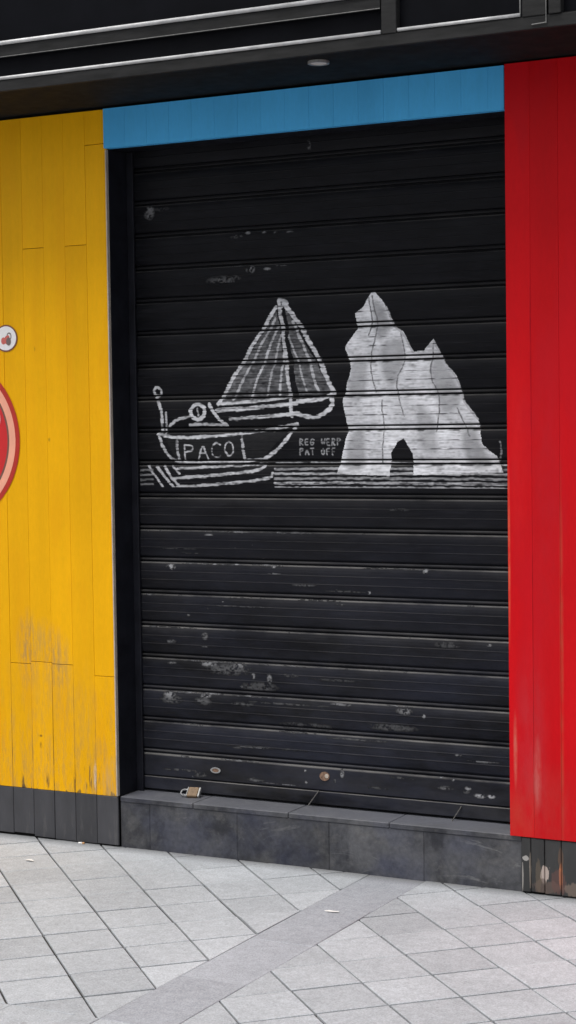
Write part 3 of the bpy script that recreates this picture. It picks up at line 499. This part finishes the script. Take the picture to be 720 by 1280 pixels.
# ------------------------------------------------------------------ padlock and litter on the step and pavement
pk=thing('padlock',(.245,.105,0.0),'brass padlock lying on the slate step by the foot of the shutter','padlock')
pk.rotation_euler=(math.radians(40),math.radians(0),math.radians(12)); pk.location=(.262,.108,.0175); pk.scale=(.86,.86,.86)
def local(mb,name,mat,parent,smooth=False):
    o=mb.build(name,mat,None,smooth); o.parent=parent; return o
mb=MB(); mb.box(-.010,.038,-.026,.026,-.010,.010,.5,.003); local(mb,'body',Mbrass,pk)
mb=MB(); mb.box(.0385,.0475,-.0258,.0258,-.0095,.0095,.5,.002); local(mb,'end_cap',Msteel,pk); mb=MB(); mb.box(-.0145,-.0102,-.0258,.0258,-.0095,.0095,.5,.001); local(mb,'end_cap',Msteel,pk)
mb=MB(); pts=[(-.012,-.016)]+[(-.030-.014*math.sin(a),-.016*math.cos(a)) for a in np.linspace(0,math.pi,9)]+[(-.012,.016)]
for p,q in zip(pts[:-1],pts[1:]): mb.rod((p[0],p[1],.0),(q[0],q[1],.0),.0042,8)
local(mb,'shackle',Mlock,pk,True)
def butt(x,y,rz,label):
    o=thing('cigarette_butt',(x,y,ZG+.0035),label,'cigarette butt','litter on the pavement'); o.rotation_euler=(0,0,rz)
    mb=MB(); mb.rod((-.012,0,.0004),(.004,0,.0004),.0038,10); local(mb,'paper',Mpaper,o,True)
    mb=MB(); mb.rod((.0042,0,.0004),(.013,0,.0004),.0039,10); local(mb,'filter',Mfilter,o,True)
butt(-.165,-.016,.15,'cigarette butt against the foot of the black plinth boards')
#butt(-.480,-.065,.5,'cigarette butt on the pale pavers, farthest left')
for (x,y,s,lab) in ((1.17,-.50,.030,'torn white paper scrap on the grey paving band'),(-.19,-.33,.022,'small white paper scrap on the pale pavers at left')):
    n=9; V=[(0,0,.002)]+[(s*(.7+.5*random.random())*math.cos(2*math.pi*k/n),.45*s*(.7+.5*random.random())*math.sin(2*math.pi*k/n),random.uniform(.0005,.004)) for k in range(n)]
    F=[(0,1+k,1+(k+1)%n) for k in range(n)]; nb=len(V); V+= [(v[0],v[1],v[2]-.0004) for v in V]; F+=[tuple(nb+i for i in f)[::-1] for f in F[:n]]
    o=link('paper_scrap',V,F,Mpaper); o.location=(x,y,ZG+.001); tag(o,lab,'paper scrap','litter on the pavement')

# ------------------------------------------------------------------ pavement
S2=math.sqrt(.5)
def clip(poly,nx,ny,d):
    """keep the side nx*x+ny*y<=d"""
    out=[]
    for i in range(len(poly)):
        p,q=poly[i],poly[(i+1)%len(poly)]; a=nx*p[0]+ny*p[1]-d; b=nx*q[0]+ny*q[1]-d
        if a<=0: out.append(p)
        if (a<0<b) or (b<0<a): t_=a/(a-b); out.append((p[0]+(q[0]-p[0])*t_,p[1]+(q[1]-p[1])*t_))
    return out
def area(p): return abs(sum(p[i][0]*p[(i+1)%len(p)][1]-p[(i+1)%len(p)][0]*p[i][1] for i in range(len(p))))/2
pv=MB()
def slab(poly,mi):
    if len(poly)<3 or area(poly)<2e-4: return
    if sum(poly[i][0]*poly[(i+1)%len(poly)][1]-poly[(i+1)%len(poly)][0]*poly[i][1] for i in range(len(poly)))<0: poly=poly[::-1]
    cx_=sum(p[0] for p in poly)/len(poly); cy_=sum(p[1] for p in poly)/len(poly); n=len(poly)
    tz=random.uniform(-.0012,.0012); tx=random.uniform(-.004,.004); ty=random.uniform(-.004,.004)
    def ins(d):
        r=poly
        for i in range(n):
            p,q=poly[i],poly[(i+1)%n]; L=math.hypot(q[0]-p[0],q[1]-p[1])
            if L<1e-5: continue
            nx_,ny_=(q[1]-p[1])/L,-(q[0]-p[0])/L; r=clip(r,nx_,ny_,nx_*p[0]+ny_*p[1]-d)
        return r
    hz=lambda x,y:ZG+tz+tx*(x-cx_)+ty*(y-cy_)
    inner=ins(.0018)
    tone=random.gauss(.5,.22); tone=min(1,max(0,tone))
    if len(inner)==n:
        V=[(x,y,hz(x,y)) for x,y in inner]+[(x,y,hz(x,y)-.0016) for x,y in poly]+[(x,y,ZG-.012) for x,y in poly]
        F=[tuple(range(n))]+[(i,n+i,n+(i+1)%n,(i+1)%n) for i in range(n)]+[(n+i,2*n+i,2*n+(i+1)%n,n+(i+1)%n) for i in range(n)]
    else:
        V=[(x,y,hz(x,y)) for x,y in poly]+[(x,y,ZG-.012) for x,y in poly]; F=[tuple(range(n))]+[(i,n+i,n+(i+1)%n,(i+1)%n) for i in range(n)]
    pv.add(V,F,tone,mi)
XA,XB,YA,YB=-2.6,4.2,-3.8,.0125
BX0,BX1=1.067,1.290; BY0,BY1=-1.978,-1.755
def field(a0,sa,b0,sb,planes,shift=0):
    for i in range(-25,30):
        for j in range(-25,25):
            g1=random.uniform(.0026,.0046); g2=random.choice([.0022,.0032,.0042,.005,.0055])
            a_lo=a0+i*sa+g1; a_hi=a0+(i+1)*sa-g1; b_lo=b0+j*sb+g2; b_hi=b0+(j+1)*sb-g2
            c4=[(a_lo,b_lo),(a_hi,b_lo),(a_hi,b_hi),(a_lo,b_hi)]
            poly=[((a-b)*S2,(a+b)*S2) for a,b in c4]
            for pl in planes+[(1,0,XB),(-1,0,-XA),(0,1,YB),(0,-1,-YA)]:
                poly=clip(poly,*pl)
                if len(poly)<3: break
            if len(poly)>=3: slab(poly,0)
e=.0012
field(.16,.2175,-.675,.2225,[(1,0,BX0-e),(0,-1,-BY1-e)])
field(.306,.2195,-1.5,.2205,[(-1,0,-BX1-e),(0,-1,-BY1-e)])
field(.10,.2175,-.70,.2225,[(1,0,BX0-e),(0,1,BY0-e)])
field(.33,.2195,-1.45,.2205,[(-1,0,-BX1-e),(0,1,BY0-e)])
ys=[YB]+[-.019-.4335*k for k in range(1,4)]+[BY1]
ys=[YB,-.452,-.885,-1.32,BY1]
for a,b in zip(ys[:-1],ys[1:]): slab([(BX0+e,b+.0008),(BX1-e,b+.0008),(BX1-e,a-.0008),(BX0+e,a-.0008)],1)
slab([(BX0+e,BY0+e),(BX1-e,BY0+e),(BX1-e,BY1-e),(BX0+e,BY1-e)],0)
xx=.985-.43*8
for x0,x1 in [(XA,-.95),(-.95,-.52),(-.52,-.09),(-.09,.34),(.34,.77),(.77,.985),(.985,BX0),(BX1,1.72),(1.72,2.15),(2.15,2.58),(2.58,3.01),(3.01,XB)]:
    slab([(x0+.001,BY0+e),(x1-.001,BY0+e),(x1-.001,BY1-e),(x0+.001,BY1-e)],0)
yy_=BY0
while yy_>YA+.2:
    slab([(BX0+e,max(YA,yy_-.4335)+.0008),(BX1-e,max(YA,yy_-.4335)+.0008),(BX1-e,yy_-.0008),(BX0+e,yy_-.0008)],1); yy_-=.4335
po=pv.build('pavement',[Mpav,Mband],None); tag(po,kind='structure')
# joint bed just under the paver tops, then the street beyond
o=link('pavement_bed',[(XA,YA,ZG-.008),(XB,YA,ZG-.008),(XB,.02,ZG-.008),(XA,.02,ZG-.008)],[(0,1,2,3)],Mjoint); tag(o,kind='structure')
o=link('ground',[(-60,-60,ZG-.016),(60,-60,ZG-.016),(60,60,ZG-.016),(-60,60,ZG-.016)],[(0,1,2,3)],Mfar); tag(o,kind='structure')

# ------------------------------------------------------------------ light, camera
w=bpy.data.worlds.new('World'); scene.world=w; w.use_nodes=True; nt=w.node_tree; bgn=nt.nodes['Background']
sky=nt.nodes.new('ShaderNodeTexSky'); sky.sky_type='NISHITA'; sky.sun_disc=False; sky.sun_elevation=math.radians(64); sky.sun_rotation=math.radians(195); sky.air_density=1.2; sky.dust_density=4.; sky.ozone_density=1.
hs=nt.nodes.new('ShaderNodeHueSaturation'); hs.inputs['Saturation'].default_value=.35; nt.links.new(sky.outputs[0],hs.inputs['Color']); nt.links.new(hs.outputs[0],bgn.inputs['Color']); bgn.inputs['Strength'].default_value=.13
sun=bpy.data.lights.new('sun','SUN'); sun.energy=1.8; sun.angle=math.radians(35); sun.color=(1,.98,.96); so_=bpy.data.objects.new('sun',sun); col.objects.link(so_)
az=math.radians(195); el=math.radians(64); dv=Vector((math.sin(az)*math.cos(el),math.cos(az)*math.cos(el),math.sin(el))); so_.rotation_euler=dv.to_track_quat('Z','Y').to_euler()
cam=bpy.data.cameras.new('camera'); co=bpy.data.objects.new('camera',cam); col.objects.link(co)
cam.sensor_fit='VERTICAL'; cam.sensor_height=36; cam.sensor_width=36; cam.lens=2280/1280*36; cam.clip_end=500; cam.clip_start=.05
f=Vector((-.46166904,.8856982,-.04899383)); r=Vector((.8869896,.46158818,-.01363074)); u=Vector((-.01054225,.04974991,.99870607))
M=Matrix((( r.x,u.x,-f.x,3.84908),(r.y,u.y,-f.y,-5.92315),(r.z,u.z,-f.z,1.44454),(0,0,0,1))); co.matrix_world=M
scene.camera=co
scene.view_settings.view_transform='Standard'; scene.view_settings.look='None'; scene.view_settings.exposure=0.15; scene.view_settings.gamma=1
